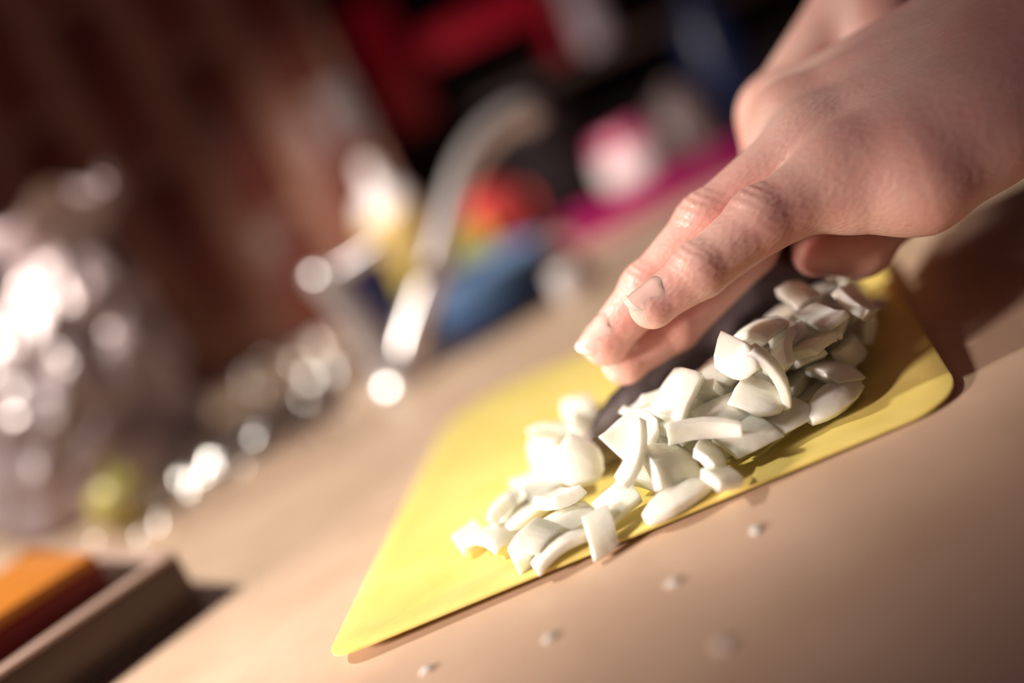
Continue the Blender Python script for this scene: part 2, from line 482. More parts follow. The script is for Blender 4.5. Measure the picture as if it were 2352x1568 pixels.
# right hand: closed round the knife handle behind the left one
RJ = dict(
    index=[(1785, 262, 297, 10.5), (1775, 430, 300, 8.8), (1850, 540, 294, 7.8), (1930, 560, 282, 6.6)],
    middle=[(1850, 235, 312, 11), (1850, 420, 318, 9), (1935, 520, 308, 8), (1990, 530, 292, 6.8)],
    ring=[(1925, 225, 326, 10.5), (1925, 400, 334, 8.6), (2000, 490, 322, 7.6), (2050, 500, 305, 6.6)],
    pinky=[(1995, 225, 338, 9.5), (1995, 375, 346, 7.6), (2065, 450, 335, 6.6), (2105, 460, 320, 5.8)],
)
J2 = {k: [at(*p[:3]) for p in v] for k, v in RJ.items()}
R2 = {k: [p[3] for p in v] for k, v in RJ.items()}
wr2 = at(2070, -120, 315); elbow2 = wr2 + np.array([160, 40, 165.])
dors2 = unit(-.6 * IR + .6 * IU + .3 * TOC)
lo, hi = np.array([60, 215, 5.]), np.array([240, 390, 215.])
f = Field(lo, hi, 1.1); g = Field(lo, hi, 1.1)
for k in J2:
    ff = Field(lo, hi, 1.1)
    for i in range(3): ff.cone(J2[k][i], J2[k][i + 1], R2[k][i], R2[k][i + 1], 1.5)
    g.merge(ff, .8)
    f.cone(J2[k][0], wr2 + .25 * (J2[k][0] - wr2), R2[k][0], 14, 7)
    f.ball(J2[k][0] + dors2 * 2, R2[k][0] - 1.5, 4)
tb = [wr2 + .3 * (J2['index'][0] - wr2) + TOC * 8, at(2060, 330, 282), at(2040, 470, 268), at(1975, 565, 263), at(1875, 580, 262)]
for i, (a, b) in enumerate(((15, 12), (12, 9.5), (9.5, 7.6), (7.6, 6.4))): f.cone(tb[i], tb[i + 1], a, b, 5)
f.cone(wr2, elbow2, 21, 36, 10)
f.merge(g, 5)
right = link('right_arm', f.mesh('right_arm'), M_skin, person)
right.matrix_parent_inverse = left.matrix_parent_inverse.copy()
fingernail(right, tb[4], tb[3], 6.4, unit(IU - .35 * TOC - .3 * IR), 11, 1.0)

# ------------------------------------------------------------------ cutting mat
def rounded(pts, rads, n=10):
    out = []
    N = len(pts)
    for i in range(N):
        p, a, b = (np.array(q, float) for q in (pts[i], pts[i - 1], pts[(i + 1) % N]))
        da, db = unit(a - p), unit(b - p); r = rads[i]
        ang = math.acos(np.clip(da @ db, -1, 1)); L = r / math.tan(ang / 2)
        p0, p1 = p + da * L, p + db * L
        for k in range(n + 1):
            t = k / n
            out.append((1 - t) ** 2 * p0 + 2 * t * (1 - t) * p + t * t * p1)
    return out
corners = [on(752, 1535, 2), on(2213, 902, 2), on(1985, 560, 2), on(1040, 925, 2)]
outline = rounded([c[:2] for c in corners], [7, 16, 42, 40], 12)
cx, cy = np.mean([p[0] for p in outline]), np.mean([p[1] for p in outline])
def mat_lift(x, y):      # the thin mat bows up a little at its left corner and right side
    l = 1.2 + 3.0 * math.exp(-(((x + 69) / 22) ** 2 + ((y - 217) / 26) ** 2)) + 2.6 * max(0, (x - 62) / 40) ** 2
    return l
rings = [1, .993, .93, .8, .6, .4, .2]
vs, fs = [], []
n = len(outline)
for lay in (0, 1):
    for ri, s in enumerate(rings):
        for p in outline:
            x, y = cx + (p[0] - cx) * s, cy + (p[1] - cy) * s
            z = mat_lift(x, y) - (0 if lay == 0 else 1.15)
            if ri == 0: z += -.25 if lay == 0 else .25
            vs.append((x * MM, y * MM, z * MM))
    vs.append((cx * MM, cy * MM, (mat_lift(cx, cy) - (0 if lay == 0 else 1.15)) * MM))
m1 = len(rings) * n + 1
for lay in (0, 1):
    o = lay * m1
    for r in range(len(rings) - 1):
        for k in range(n):
            a, b, c, d = o + r * n + k, o + r * n + (k + 1) % n, o + (r + 1) * n + (k + 1) % n, o + (r + 1) * n + k
            fs.append((a, b, c, d) if lay == 0 else (d, c, b, a))
    for k in range(n):
        a, b, c = o + (len(rings) - 1) * n + k, o + (len(rings) - 1) * n + (k + 1) % n, o + m1 - 1
        fs.append((a, b, c) if lay == 0 else (c, b, a))
for k in range(n): fs.append((k, m1 + k, m1 + (k + 1) % n, (k + 1) % n))
cm = link('cutting_mat', mesh('cutting_mat', vs, fs, True), M_mat)
cm.data.set_sharp_from_angle(angle=math.radians(50))
tag(cm, 'thin yellow plastic cutting mat with rounded corners holding the chopped onion', 'cutting mat')

# ------------------------------------------------------------------ knife
knife = thing('kitchen_knife', 'dark kitchen knife standing edge down in the chopped onion', 'knife', (.002, .255, .0025))
prof_top = [(0, 0), (1.2, 3.2), (4, 8.5), (9, 13.3), (16, 17.6), (28, 21.5), (48, 28), (76, 36), (85, 38.5)]
prof_bot = [(0, 0), (3, .2), (10, .0), (24, .0), (40, .2), (60, .8), (74, 1.6), (82, 2.6), (85, 4)]
def topz(x): return np.interp(x, *zip(*prof_top))
def botz(x): return np.interp(x, *zip(*prof_bot))
xs = [0, 1.2, 4, 9, 16, 22, 28, 38, 48, 62, 72, 79, 85]
vs, fs = [], []
for side in (-1, 1):
    for x in xs:
        zt, zb = topz(x), botz(x)
        for q, hw in ((0, .06), (.12, .35), (.6, .8), (.97, .95), (1, .75)):
            vs.append((x * MM, side * hw * min(1, .3 + x / 14) * MM, (zb + (zt - zb) * q) * MM))
nq = 5; ns = len(xs) * nq
for s in (0, 1):
    for i in range(len(xs) - 1):
        for q in range(nq - 1):
            a, b, c, d = (s * ns + i * nq + q, s * ns + (i + 1) * nq + q, s * ns + (i + 1) * nq + q + 1, s * ns + i * nq + q + 1)
            fs.append((a, b, c, d) if s == 0 else (d, c, b, a))
for i in range(len(xs) - 1):
    for q in (0, nq - 1):
        a, b = i * nq + q, (i + 1) * nq + q
        fs.append((a, b, ns + b, ns + a))
for i in (0, len(xs) - 1):
    for q in range(nq - 1): fs.append((i * nq + q, i * nq + q + 1, ns + i * nq + q + 1, ns + i * nq + q))
bm = bmesh.new(); V = [bm.verts.new(v) for v in vs]
for q in fs:
    try: bm.faces.new([V[i] for i in q])
    except ValueError: pass
bl = link('blade', bm_mesh('blade', bm, 25), M_blade, knife)
bm = bmesh.new(); add_box(bm, .0845, .099, -.005, .005, .024, .041, bev=.003)
link('bolster', bm_mesh('bolster', bm, 40), M_steel, knife)
h = tube('handle', [(.098, 0, .034), (.108, 0, .036), (.132, .001, .041), (.158, .002, .047), (.190, .003, .054), (.204, .004, .055)], [.0085, .0092, .0095, .009, .0098, .007], M_handle, knife)
for x, z in ((.118, .038), (.143, .0435), (.176, .051)):
    r = lathe('rivet', [(.0001, 0), (.003, 0), (.003, .0012), (.0015, .0018), (.0001, .0018)], M_steel, h, n=16, cap=False)
    r.rotation_euler = (math.pi / 2, 0, 0); r.location = (x, -.0082, z)
knife.rotation_euler = (0, math.radians(-.5), math.radians(6.6))

# ------------------------------------------------------------------ chopped onion
# variant: (R, width, length, thick, taper0, taper1, RL, skew)
VAR=[(13,9,11,3.3,1,.8,30,.25),(10,9,9,2.9,1,.6,22,-.35),(15,7.5,18,3.4,.25,.3,30,0),(16,8,8,2.8,.9,1,0,.3),
     (13,12,14,3.3,.9,.7,35,.2),(12,10,12,2.7,1,.12,25,0),(20,6.5,6.5,4.6,1,.9,0,.2),(14,5,17,2.6,.8,.5,16,0),
     (10,13,13,2.3,.8,.2,18,0),(9,4,11,1.9,.9,.08,14,.3),(11,8,12,3.4,.9,1,40,-.35),(8,10,7,2.5,1,.7,0,.35)]
def onion_geom(v, seed=0):
    R,w,l,t,t0,t1,RL,sk=VAR[v]
    rnd=random.Random(seed*31+v)
    nx,ny=6,5
    vs=[];fs=[]
    for s in (1,-1):
        for i in range(nx+1):
            fx=i/nx
            tp=t0+(1-t0)*min(1,fx*2.2) if fx<.5 else t1+(1-t1)*min(1,(1-fx)*2.2)
            tp=math.sin(tp*math.pi/2)
            for j in range(ny+1):
                fy=j/ny-.5
                a=fy*w*tp/R
                tt=t*(.55+.45*tp)
                r=R+s*tt/2*(1-.12*abs(fy)*2)
                y=r*math.sin(a); z=r*math.cos(a)-R
                x=(fx-.5)*l+sk*y
                if RL: z-=x*x/(2*RL)
                x+=rnd.uniform(-.12,.12);y+=rnd.uniform(-.12,.12);z+=rnd.uniform(-.06,.06)
                vs.append((x,y,z))
    n=(nx+1)*(ny+1)
    I=lambda s,i,j:s*n+i*(ny+1)+j
    for i in range(nx):
        for j in range(ny):
            fs.append((I(0,i,j),I(0,i+1,j),I(0,i+1,j+1),I(0,i,j+1)))
            fs.append((I(1,i,j),I(1,i,j+1),I(1,i+1,j+1),I(1,i+1,j)))
    for i in range(nx):
        fs.append((I(0,i,0),I(1,i,0),I(1,i+1,0),I(0,i+1,0)))
        fs.append((I(0,i,ny),I(0,i+1,ny),I(1,i+1,ny),I(1,i,ny)))
    for j in range(ny):
        fs.append((I(0,0,j),I(0,0,j+1),I(1,0,j+1),I(1,0,j)))
        fs.append((I(0,nx,j),I(1,nx,j),I(1,nx,j+1),I(0,nx,j+1)))
    return vs,fs
HEROES = [[6, [-18.53, 219.61, 5.31], [0.14, -0.0, 0.349]], [11, [-13.88, 217.91, 9.5], [0.349, 0.524, -0.524]], [7, [-9.03, 215.29, 6.18], [0.0, -0.0, 0.209]], [11, [0.15, 212.7, 6.0], [0.838, 0.0, 0.262]], [4, [-6.24, 226.68, 6.5], [0.087, 0.087, 0.436]], [2, [19.13, 213.06, 5.48], [0.244, -0.0, 0.244]], [3, [30.11, 210.26, 6.43], [0.349, 0.436, 0.611]], [11, [31.02, 217.46, 8.0], [1.134, -0.0, 1.047]], [10, [40.85, 220.98, 8.5], [0.838, -0.0, 0.105]], [10, [39.7, 226.21, 14.0], [0.663, 0.087, 0.175]], [10, [51.28, 223.49, 8.0], [0.733, -0.0, 0.209]], [2, [64.57, 224.67, 6.11], [0.611, -0.0, 0.419]], [5, [47.89, 224.38, 14.5], [0.349, 0.698, -0.698]], [7, [53.65, 222.77, 18.5], [0.262, 1.396, -0.209]], [1, [69.4, 231.42, 9.5], [0.436, 0.349, 0.262]], [8, [2.56, 242.41, 12.5], [0.611, 0.838, -0.663]], [3, [-31.66, 246.01, 5.21], [0.262, -0.0, 0.524]], [8, [-23.27, 238.91, 6.62], [0.175, 0.262, 0.698]], [5, [46.44, 226.16, 25.0], [1.309, 0.436, -1.047]], [8, [85.2, 256.98, 13.0], [0.436, -0.349, 0.349]], [11, [87.92, 294.23, 12.0], [1.047, -0.0, 0.524]], [0, [6.45, 221.08, 7.47], [0.262, -0.175, 0.262]], [4, [22.46, 221.99, 10.01], [0.785, 0.436, 0.611]], [2, [-13.01, 241.11, 7.0], [0.175, -0.0, 0.524]]]
HERO_LABELS = ["small white onion cube lying foremost at the left end of the heap",
    "small onion chip resting on the foremost onion cube",
    "long thin curved onion strip lying beside the foremost cube",
    "pointed onion piece at the right tip of the long thin strip",
    "flat white onion piece just behind the long thin strip",
    "long rounded onion wedge lying alone at the front edge of the heap",
    "small square onion piece right of the long rounded wedge",
    "upright onion piece behind the small square piece at the front",
    "large wet onion block in the front row at mid heap",
    "grooved onion block lying on the large wet front block",
    "onion block in the front row left of the shaded pointed leaf",
    "long pointed greyish onion leaf at the right end of the front row",
    "bright triangular onion chip lodged above the front row",
    "tall narrow onion slab standing upright in the upper heap",
    "small onion piece behind the long pointed greyish leaf",
    "large onion petal standing upright beside the knife tip",
    "smallest onion chip at the far left end of the heap",
    "curved onion petal next to the far left chip",
    "spiky onion slice on the crest of the heap below the fingers",
    "large mauve-grey onion petal in hand shadow at the far right",
    "whitish onion piece upright near the far right mat corner",
    "onion piece at the front left of the long rounded wedge",
    "broad glossy onion slice leaning behind the long rounded wedge",
    "long onion slice lying in the left part of the heap"]
PIECES = [(3,62.4,246.0,4.3,-0.0,-0.01,2.47),
(8,95.3,281.6,5.5,0.0,0.13,0.27),
(2,37.0,238.5,5.4,-0.29,-0.01,2.86),
(10,71.2,246.1,7.1,-0.19,0.38,-0.1),
(11,78.4,251.3,4.5,0.46,3.13,-0.91),
(11,93.7,290.7,5.9,-1.55,-1.25,0.02),
(6,44.8,253.0,4.8,-0.01,0.0,-2.96),
(10,-5.8,232.4,9.0,0.13,2.96,-1.15),
(6,42.2,244.4,6.0,-2.68,-0.17,1.03),
(8,19.1,237.8,3.5,3.14,0.03,-1.4),
(1,43.8,253.1,10.1,0.16,-0.1,0.6),
(1,77.4,248.6,10.0,0.1,-3.13,1.42),
(11,3.6,286.4,5.0,-0.0,0.01,2.45),
(0,8.5,266.6,4.1,0.03,3.12,-0.6),
(3,55.1,253.8,6.6,1.32,-0.0,0.89),
(10,61.3,236.8,5.9,-0.11,0.15,-2.97),
(11,76.7,238.7,9.4,1.37,-1.97,0.69),
(0,59.6,249.4,10.1,-1.28,0.15,1.53),
(11,51.1,245.4,6.3,-0.4,-0.01,1.16),
(1,73.5,257.5,8.4,2.02,0.52,0.09),
(5,67.9,244.9,13.1,0.15,0.23,-2.24),
(3,29.6,249.2,4.1,0.17,-3.13,-1.24),
(6,63.7,257.9,6.5,-1.45,0.2,0.12),
(5,49.2,231.1,3.8,-0.02,-3.11,0.82),
(5,11.8,274.6,6.7,-0.46,0.36,-0.13),
(7,-0.1,279.6,5.1,1.43,0.03,2.27),
(1,57.7,236.1,8.5,-0.12,3.03,-0.57),
(5,51.8,244.4,10.9,0.08,0.25,-0.1),
(1,98.3,301.2,5.3,-0.12,0.11,-2.09),
(0,-10.7,265.9,4.1,-3.12,0.03,0.12),
(5,64.4,255.1,15.8,-0.16,0.28,0.19),
(6,35.8,248.4,7.2,-0.1,0.15,-0.43),
(0,-17.7,255.3,4.2,0.04,3.1,1.21),
(2,69.2,251.4,18.8,0.04,-0.18,1.98),
(9,14.6,284.5,4.4,-0.09,0.04,-2.06),
(11,86.1,245.9,9.9,-0.05,-2.0,2.54),
(8,31.7,238.6,9.7,0.43,0.48,-1.39),
(10,10.4,283.3,7.6,-0.62,-3.05,-0.18),
(0,38.8,230.1,7.1,1.27,0.02,0.39),
(1,-4.9,256.3,3.9,-3.11,0.04,-1.31),
(4,17.0,231.5,9.2,0.13,-0.08,0.86),
(11,64.0,236.9,13.7,0.09,-3.11,-0.05),
(7,23.2,238.2,9.3,-1.44,-0.1,1.93),
(5,74.4,239.4,19.3,-0.02,-0.12,0.8),
(2,38.5,251.3,12.2,-0.06,2.91,0.11),
(1,77.1,253.1,16.4,0.06,2.43,1.76),
(4,30.5,233.7,15.1,-0.3,0.02,-2.48),
(5,56.4,241.1,14.9,2.34,-0.18,1.95),
(11,54.9,249.7,12.2,3.1,0.2,-0.4),
(3,43.0,242.3,12.4,-0.18,0.73,3.13),
(0,18.2,241.2,12.1,-2.71,-0.34,-1.42),
(10,39.2,235.3,16.1,-0.4,-2.38,1.04),
(11,23.1,242.7,15.5,3.05,0.82,0.7),
(1,78.6,295.2,5.3,-0.12,0.11,2.65),
(4,30.7,231.7,22.2,0.01,-0.43,0.54),
(10,37.2,247.4,16.9,-0.2,0.13,2.77),
(10,79.1,260.1,19.3,-1.28,0.05,0.09),
(7,47.2,233.9,10.4,-1.78,0.72,2.0),
(0,44.7,238.3,20.2,0.22,0.14,-1.01),
(4,47.8,279.6,5.9,-0.05,-0.01,2.65),
(6,79.2,306.1,4.8,-0.0,0.0,1.78),
(2,84.5,279.6,6.3,-1.31,-0.09,2.03),
(10,-0.1,258.8,10.9,-0.12,0.29,2.63),
(6,83.8,247.6,16.6,-0.87,-0.04,-2.62),
(3,99.7,286.9,8.6,-1.18,1.32,-2.17),
(10,26.0,248.5,15.9,2.85,-0.47,-1.24),
(10,72.3,298.8,6.6,0.02,2.63,-1.08),
(0,82.9,242.1,19.6,0.63,-2.47,-1.34),
(10,67.0,289.8,5.2,-0.07,0.03,1.42),
(8,17.7,232.7,15.5,-2.59,-0.29,0.17),
(0,52.4,238.6,15.9,-2.28,-0.28,-0.8),
(0,-5.4,275.9,7.3,-1.33,0.01,2.23),
(7,13.1,292.2,7.8,0.09,-0.18,-2.64),
(3,65.8,231.7,18.3,-0.04,-0.08,-0.83),
(3,89.2,268.2,6.5,1.55,-1.87,0.38),
(6,65.0,243.3,17.4,-0.16,0.36,0.97),
(9,18.7,273.2,4.5,1.47,0.11,-2.26),
(0,-8.4,251.9,7.3,-2.67,-0.04,-0.09),
(7,32.4,221.3,14.6,-1.43,0.29,-0.27),
(6,62.9,236.8,21.5,3.11,0.02,0.58),
(11,57.5,251.8,19.9,0.18,-0.51,-0.06),
(8,-0.2,277.0,13.4,0.4,0.52,1.54),
(11,72.2,236.8,21.6,-2.65,-0.09,0.17),
(9,-19.8,246.7,4.2,0.57,-3.05,-0.08),
(8,66.8,248.9,23.2,-0.14,0.17,-2.71),
(0,31.7,264.8,5.3,0.05,0.05,1.98),
(10,72.5,248.1,26.6,0.28,-0.28,1.61),
(1,55.4,243.8,21.2,-0.03,3.11,0.31),
(11,57.7,230.0,20.4,-0.45,0.6,2.51),
(1,96.7,273.1,6.9,-0.02,-2.88,0.58),
(8,58.4,237.4,26.9,-0.0,0.16,0.56),
(7,96.4,294.0,12.5,-1.0,0.4,0.16),
(0,9.0,280.9,13.1,-0.05,0.43,-1.8),
(7,46.4,270.0,8.6,-0.01,0.34,-1.82),
(1,75.9,282.4,6.9,1.62,-1.23,0.25),
(10,-20.0,245.0,10.2,-0.26,0.18,1.46),
(5,71.0,272.7,3.8,3.12,-0.04,0.84),
(6,75.1,288.7,7.6,-1.27,-0.76,-2.58),
(9,89.2,285.7,8.7,1.15,0.65,0.22),
(3,70.5,270.2,7.7,0.03,-3.09,0.48),
(6,63.5,266.9,5.9,-1.43,0.03,2.48),
(7,14.8,221.6,15.2,0.05,2.49,0.7),
(1,88.3,274.3,11.6,-0.51,0.27,-1.66),
(5,59.6,272.4,8.5,0.33,-2.99,1.35),
(3,65.8,287.9,8.7,0.25,-0.12,-1.22),
(5,26.5,286.7,3.8,-0.03,-3.11,-1.22),
(10,50.7,267.7,10.2,-0.9,2.42,1.18),
(1,8.6,267.4,12.5,-0.04,0.73,-0.66),
(9,40.4,261.5,7.6,1.38,-3.08,-0.07)]
onion_me = []
for v in range(len(VAR)):
    vs, fs = onion_geom(v)
    bm = bmesh.new(); V = [bm.verts.new([c * MM for c in q]) for q in vs]
    for q in fs: bm.faces.new([V[i] for i in q])
    bmesh.ops.recalc_face_normals(bm, faces=bm.faces)
    sharp = [e for e in bm.edges if len(e.link_faces) == 2 and e.calc_face_angle(0) > math.radians(42)]
    bmesh.ops.bevel(bm, geom=sharp, offset=.00016, segments=1, affect='EDGES')
    me = bm_mesh('onion_piece', bm, 40); me.materials.append(M_onion); onion_me.append(me)

for (v, loc, rot), label in zip(HEROES, HERO_LABELS):
    o = link('onion_piece', onion_me[v]); o.location = Vector(loc) * MM; o.rotation_euler = rot
    tag(o, label, 'onion')
SHAPE = ['blocky', 'small curved', 'long', 'square', 'broad', 'pointed', 'cube-shaped', 'strip-shaped', 'petal-shaped', 'sliver-thin', 'grooved', 'short curved']
made = {}
for v, x, y, z, a, b, c in PIECES:
    o = link('onion_piece', onion_me[v]); o.location = (x * MM, y * MM, z * MM); o.rotation_euler = (a, b, c)
    back = y > 256 + .116 * x
    if back and x < 45: reg, gr = 'lying behind the knife tip', 'onion pieces behind the blade tip'
    elif back: reg, gr = 'at the far right behind the thumb', 'onion pieces behind the blade at the far right'
    elif x < 8: reg, gr = 'in the low left end of the heap', 'onion pieces at the left end of the heap'
    elif x < 56: reg, gr = ('on top in' if z > 11 else 'low in') + ' the bright middle of the heap', 'onion pieces in the middle of the heap'
    else: reg, gr = ('on top in' if z > 11 else 'low in') + ' the shaded right of the heap', 'onion pieces in the shaded right part of the heap'
    made.setdefault((SHAPE[v], reg, gr), []).append((x, o))
ORD = ['first', 'second', 'third', 'fourth', 'fifth', 'sixth', 'seventh', 'eighth', 'ninth', 'tenth']
for (shp, reg, gr), L_ in made.items():
    L_.sort(key=lambda q: q[0])
    for i, (x, o) in enumerate(L_):
        lab = shp + ' onion piece ' + reg
        if len(L_) > 1: lab += ', ' + ORD[min(i, 9)] + ' from left'
        tag(o, lab, 'onion', gr)

# ------------------------------------------------------------------ faucet
def M3(v): return Vector(v) * MM
fb = on(922, 888, 0)
fau = thing('kitchen_faucet', 'curved chrome kitchen faucet with side lever standing beside the sink', 'faucet', M3(fb))
L = lambda px, py, t: (at(px, py, t) - fb) * MM
lathe('base', [(.0001, 0), (.015, 0), (.015, .004), (.011, .008), (.010, .014), (.0001, .014)], M_chrome, fau, cap=False)
tube('body', [L(915, 872, 493), L(850, 770, 493), L(790, 690, 493), L(742, 632, 493), L(733, 615, 493)], [.0085, .0085, .0085, .0095, .006], M_chrome, fau)
tube('lever', [L(745, 640, 493), L(800, 610, 489), L(868, 562, 484)], [.005, .0042, .0034], M_chrome, fau)
tube('spout', [L(918, 880, 493), L(948, 770, 497), L(1005, 600, 503), L(1058, 415, 512), L(1105, 328, 518), L(1160, 278, 524), L(1208, 258, 529), L(1238, 285, 531)], [.0085, .0082, .008, .0078, .0078, .008, .0085, .0085], M_chrome, fau)

bowl = thing('washing_up_bowl', 'washing-up bowl with a bright blue rim and a shade-dark wall sitting in the sink', 'bowl', (-.002, .630, -.150))
lathe('bowl_wall', [(.030, 0), (.040, .04), (.044, .10), (.046, .158), (.044, .158), (.042, .10), (.038, .04), (.028, .004), (.0001, .004)], M_navy, bowl, cap=False)  # dark colour puts the shade inside the sink onto this wall
lathe('bowl_rim', [(.0462, .150), (.0492, .152), (.0498, .170), (.0460, .171), (.0445, .157)], M_blue, bowl, cap=False)
mug2 = thing('beaker', 'dark navy beaker standing between the faucet tubes', 'beaker', tuple(on(905, 755, 0) * MM))
lathe('beaker_wall', [(.0001, 0), (.015, 0), (.017, .03), (.018, .048), (.0165, .048), (.0155, .03), (.0135, .003), (.0001, .003)], M_navy, mug2, cap=False)

# ------------------------------------------------------------------ things behind the sink
p = on(975, 668, 0) * MM
b = thing('soap_bottle', 'cream and yellow washing-up liquid bottle with pale cap behind the faucet', 'bottle', (p[0] + .005, .735, 0))
lathe('bottle_base', [(.0001, 0), (.021, 0), (.023, .004), (.023, .024), (.0001, .024)], M_yellow, b, cap=False)
lathe('label_band', [(.0001, .024), (.0235, .024), (.0235, .070), (.0001, .070)], M_cream, b, cap=False)
lathe('shoulder', [(.0001, .070), (.023, .070), (.018, .082), (.010, .088), (.0001, .088)], M_white, b, cap=False)
lathe('cap', [(.0001, .088), (.008, .088), (.007, .104), (.004, .110), (.0001, .110)], M_white, b, cap=False)
sp = box('sponge', (-.024, .024, -.016, .016, 0, .034), M_lime, bev=.004); sp.location = (-.004, .722, 0)
tag(sp, 'yellow-green kitchen sponge beside the cream and yellow bottle', 'sponge')
c = thing('cup', 'coral red cup with a handle behind the curved faucet spout', 'cup', (.026, .750, 0))
lathe('cup_wall', [(.0001, 0), (.014, 0), (.018, .006), (.0205, .03), (.021, .052), (.0195, .052), (.019, .03), (.016, .008), (.0001, .004)], M_red2, c, cap=False)
tube('handle', [(.019, 0, .042), (.030, 0, .040), (.032, 0, .026), (.019, 0, .014)], .003, M_red2, c)

tr = thing('serving_tray', 'flat magenta plastic tray along the far edge of the countertop', 'tray', (.175, .690, 0))
bm = bmesh.new(); add_box(bm, -.105, .105, -.04, .04, 0, .004, bev=.0015)
link('tray_base', bm_mesh('tray_base', bm, 40), M_magenta, tr)
for d in ((-.105, .105, -.042, -.038, 0, .012), (-.105, .105, .038, .042, 0, .012), (-.107, -.103, -.042, .042, 0, .012), (.103, .107, -.042, .042, 0, .012)):
    box('tray_edge', d, M_magenta, tr, bev=.0012)
c = thing('mug', 'round pink and white mug standing behind the magenta tray', 'mug', (.142, .768, 0))
lathe('mug_wall', [(.0001, 0), (.016, 0), (.023, .008), (.026, .024), (.024, .042), (.021, .050), (.0195, .050), (.0225, .041), (.024, .024), (.021, .009), (.0001, .004)], M_pink, c, cap=False)
lathe('white_band', [(.0258, .014), (.0266, .018), (.0266, .030), (.0252, .036)], M_white, c, cap=False)
tube('handle', [(.024, 0, .040), (.036, 0, .036), (.036, 0, .018), (.023, 0, .012)], .003, M_white, c)
c = thing('storage_jar', 'greyish pink stoneware jar with a lid next to the pink mug', 'jar', (.196, .790, 0))
lathe('jar_body', [(.0001, 0), (.018, 0), (.022, .01), (.022, .040), (.017, .050), (.0001, .050)], M_grey, c, cap=False)
lathe('lid', [(.0001, .050), (.019, .050), (.019, .056), (.006, .059), (.005, .066), (.0001, .067)], M_grey, c, cap=False)
c = thing('water_bottle', 'tall dark blue bottle standing in the far corner beyond the hand', 'bottle', (.246, .815, 0))
lathe('bottle_body', [(.0001, 0), (.022, 0), (.024, .005), (.024, .09), (.018, .108), (.0001, .112)], M_navy, c, cap=False)
lathe('bottle_neck', [(.0001, .106), (.011, .106), (.011, .128), (.0001, .128)], M_navy, c, cap=False)
c = thing('cooking_pot', 'black iron cooking pot standing behind the faucet spout', 'pot', (.090, .850, 0))
lathe('pot_body', [(.0001, 0), (.044, 0), (.050, .006), (.051, .075), (.053, .078), (.049, .078), (.048, .008), (.0001, .004)], M_black, c, cap=False)
lathe('pot_lid', [(.0001, .078), (.051, .078), (.048, .084), (.02, .092), (.006, .094), (.006, .104), (.0001, .105)], M_black, c, cap=False)
for s in (-1, 1): tube('handle', [(s * .050, -.014, .06), (s * .064, -.008, .062), (s * .064, .008, .062), (s * .050, .014, .06)], .003, M_black, c)

cap = thing('glint_blob', 'round white blob standing in for a glint on the countertop behind the fingertips', 'cap', tuple(on(1316, 676, 0) * MM))  # white blob added in place of a round glint of light
lathe('glint_shell', [(.0001, 0), (.0085, 0), (.009, .002), (.009, .013), (.007, .0155), (.0001, .016)], M_white, cap, cap=False)
lathe('glint_ring', [(.0088, .003), (.0096, .0035), (.0096, .0055), (.0088, .006)], M_white, cap, cap=False)

# shelf with red box and bottle in the dark recess
sh = thing('wall_shelf', 'dark wooden shelf in the recess above the black pot', 'shelf', (.20, .95, .104))
box('shelf_board', (-.225, .40, -.06, .06, 0, .012), M_wood, sh, bev=.002)
for x in (-.19, .33): box('bracket', (x - .006, x + .006, -.05, .068, -.04, 0), M_wood, sh, bev=.002)
cr = thing('red_crate', 'red plastic crate with its inside coloured dark standing on the shelf', 'crate', (.055, .93, .116))
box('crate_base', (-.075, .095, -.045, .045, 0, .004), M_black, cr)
box('side_panel', (-.075, -.030, -.047, -.042, .004, .118), M_red, cr, bev=.003)
box('side_panel', (-.075, -.071, -.042, .045, .004, .118), M_red, cr, bev=.0015)
box('side_panel', (.091, .095, -.042, .045, .004, .072), M_red, cr, bev=.0015)
box('front_rail', (-.028, .095, -.047, -.042, .046, .074), M_red, cr, bev=.003)
box('back_panel', (-.071, .091, .041, .045, .004, .072), M_black, cr, bev=.0015)  # black colour puts the crate's inner shade into base and back
pb = thing('pump_bottle', 'pale lilac bottle with cream cap standing on the dark shelf', 'bottle', (.180, .925, .116))
lathe('bottle_body', [(.0001, 0), (.020, 0), (.022, .004), (.022, .085), (.016, .098), (.0001, .10)], M_lilac, pb, cap=False)
lathe('cap', [(.0001, .099), (.012, .099), (.012, .12), (.0001, .12)], M_cream, pb, cap=False)
sw = thing('wall_plate', 'small raised greyish plate on the brown tiled wall', 'switch', (-.042, .783, .150))  # small grey plate with a raised front near the tile edge
box('plate', (-.014, .014, -.004, .003, -.024, .024), M_grey, sw, bev=.002)
box('plate_front', (-.007, .007, -.008, -.0035, -.012, .012), M_grey, sw, bev=.0015)

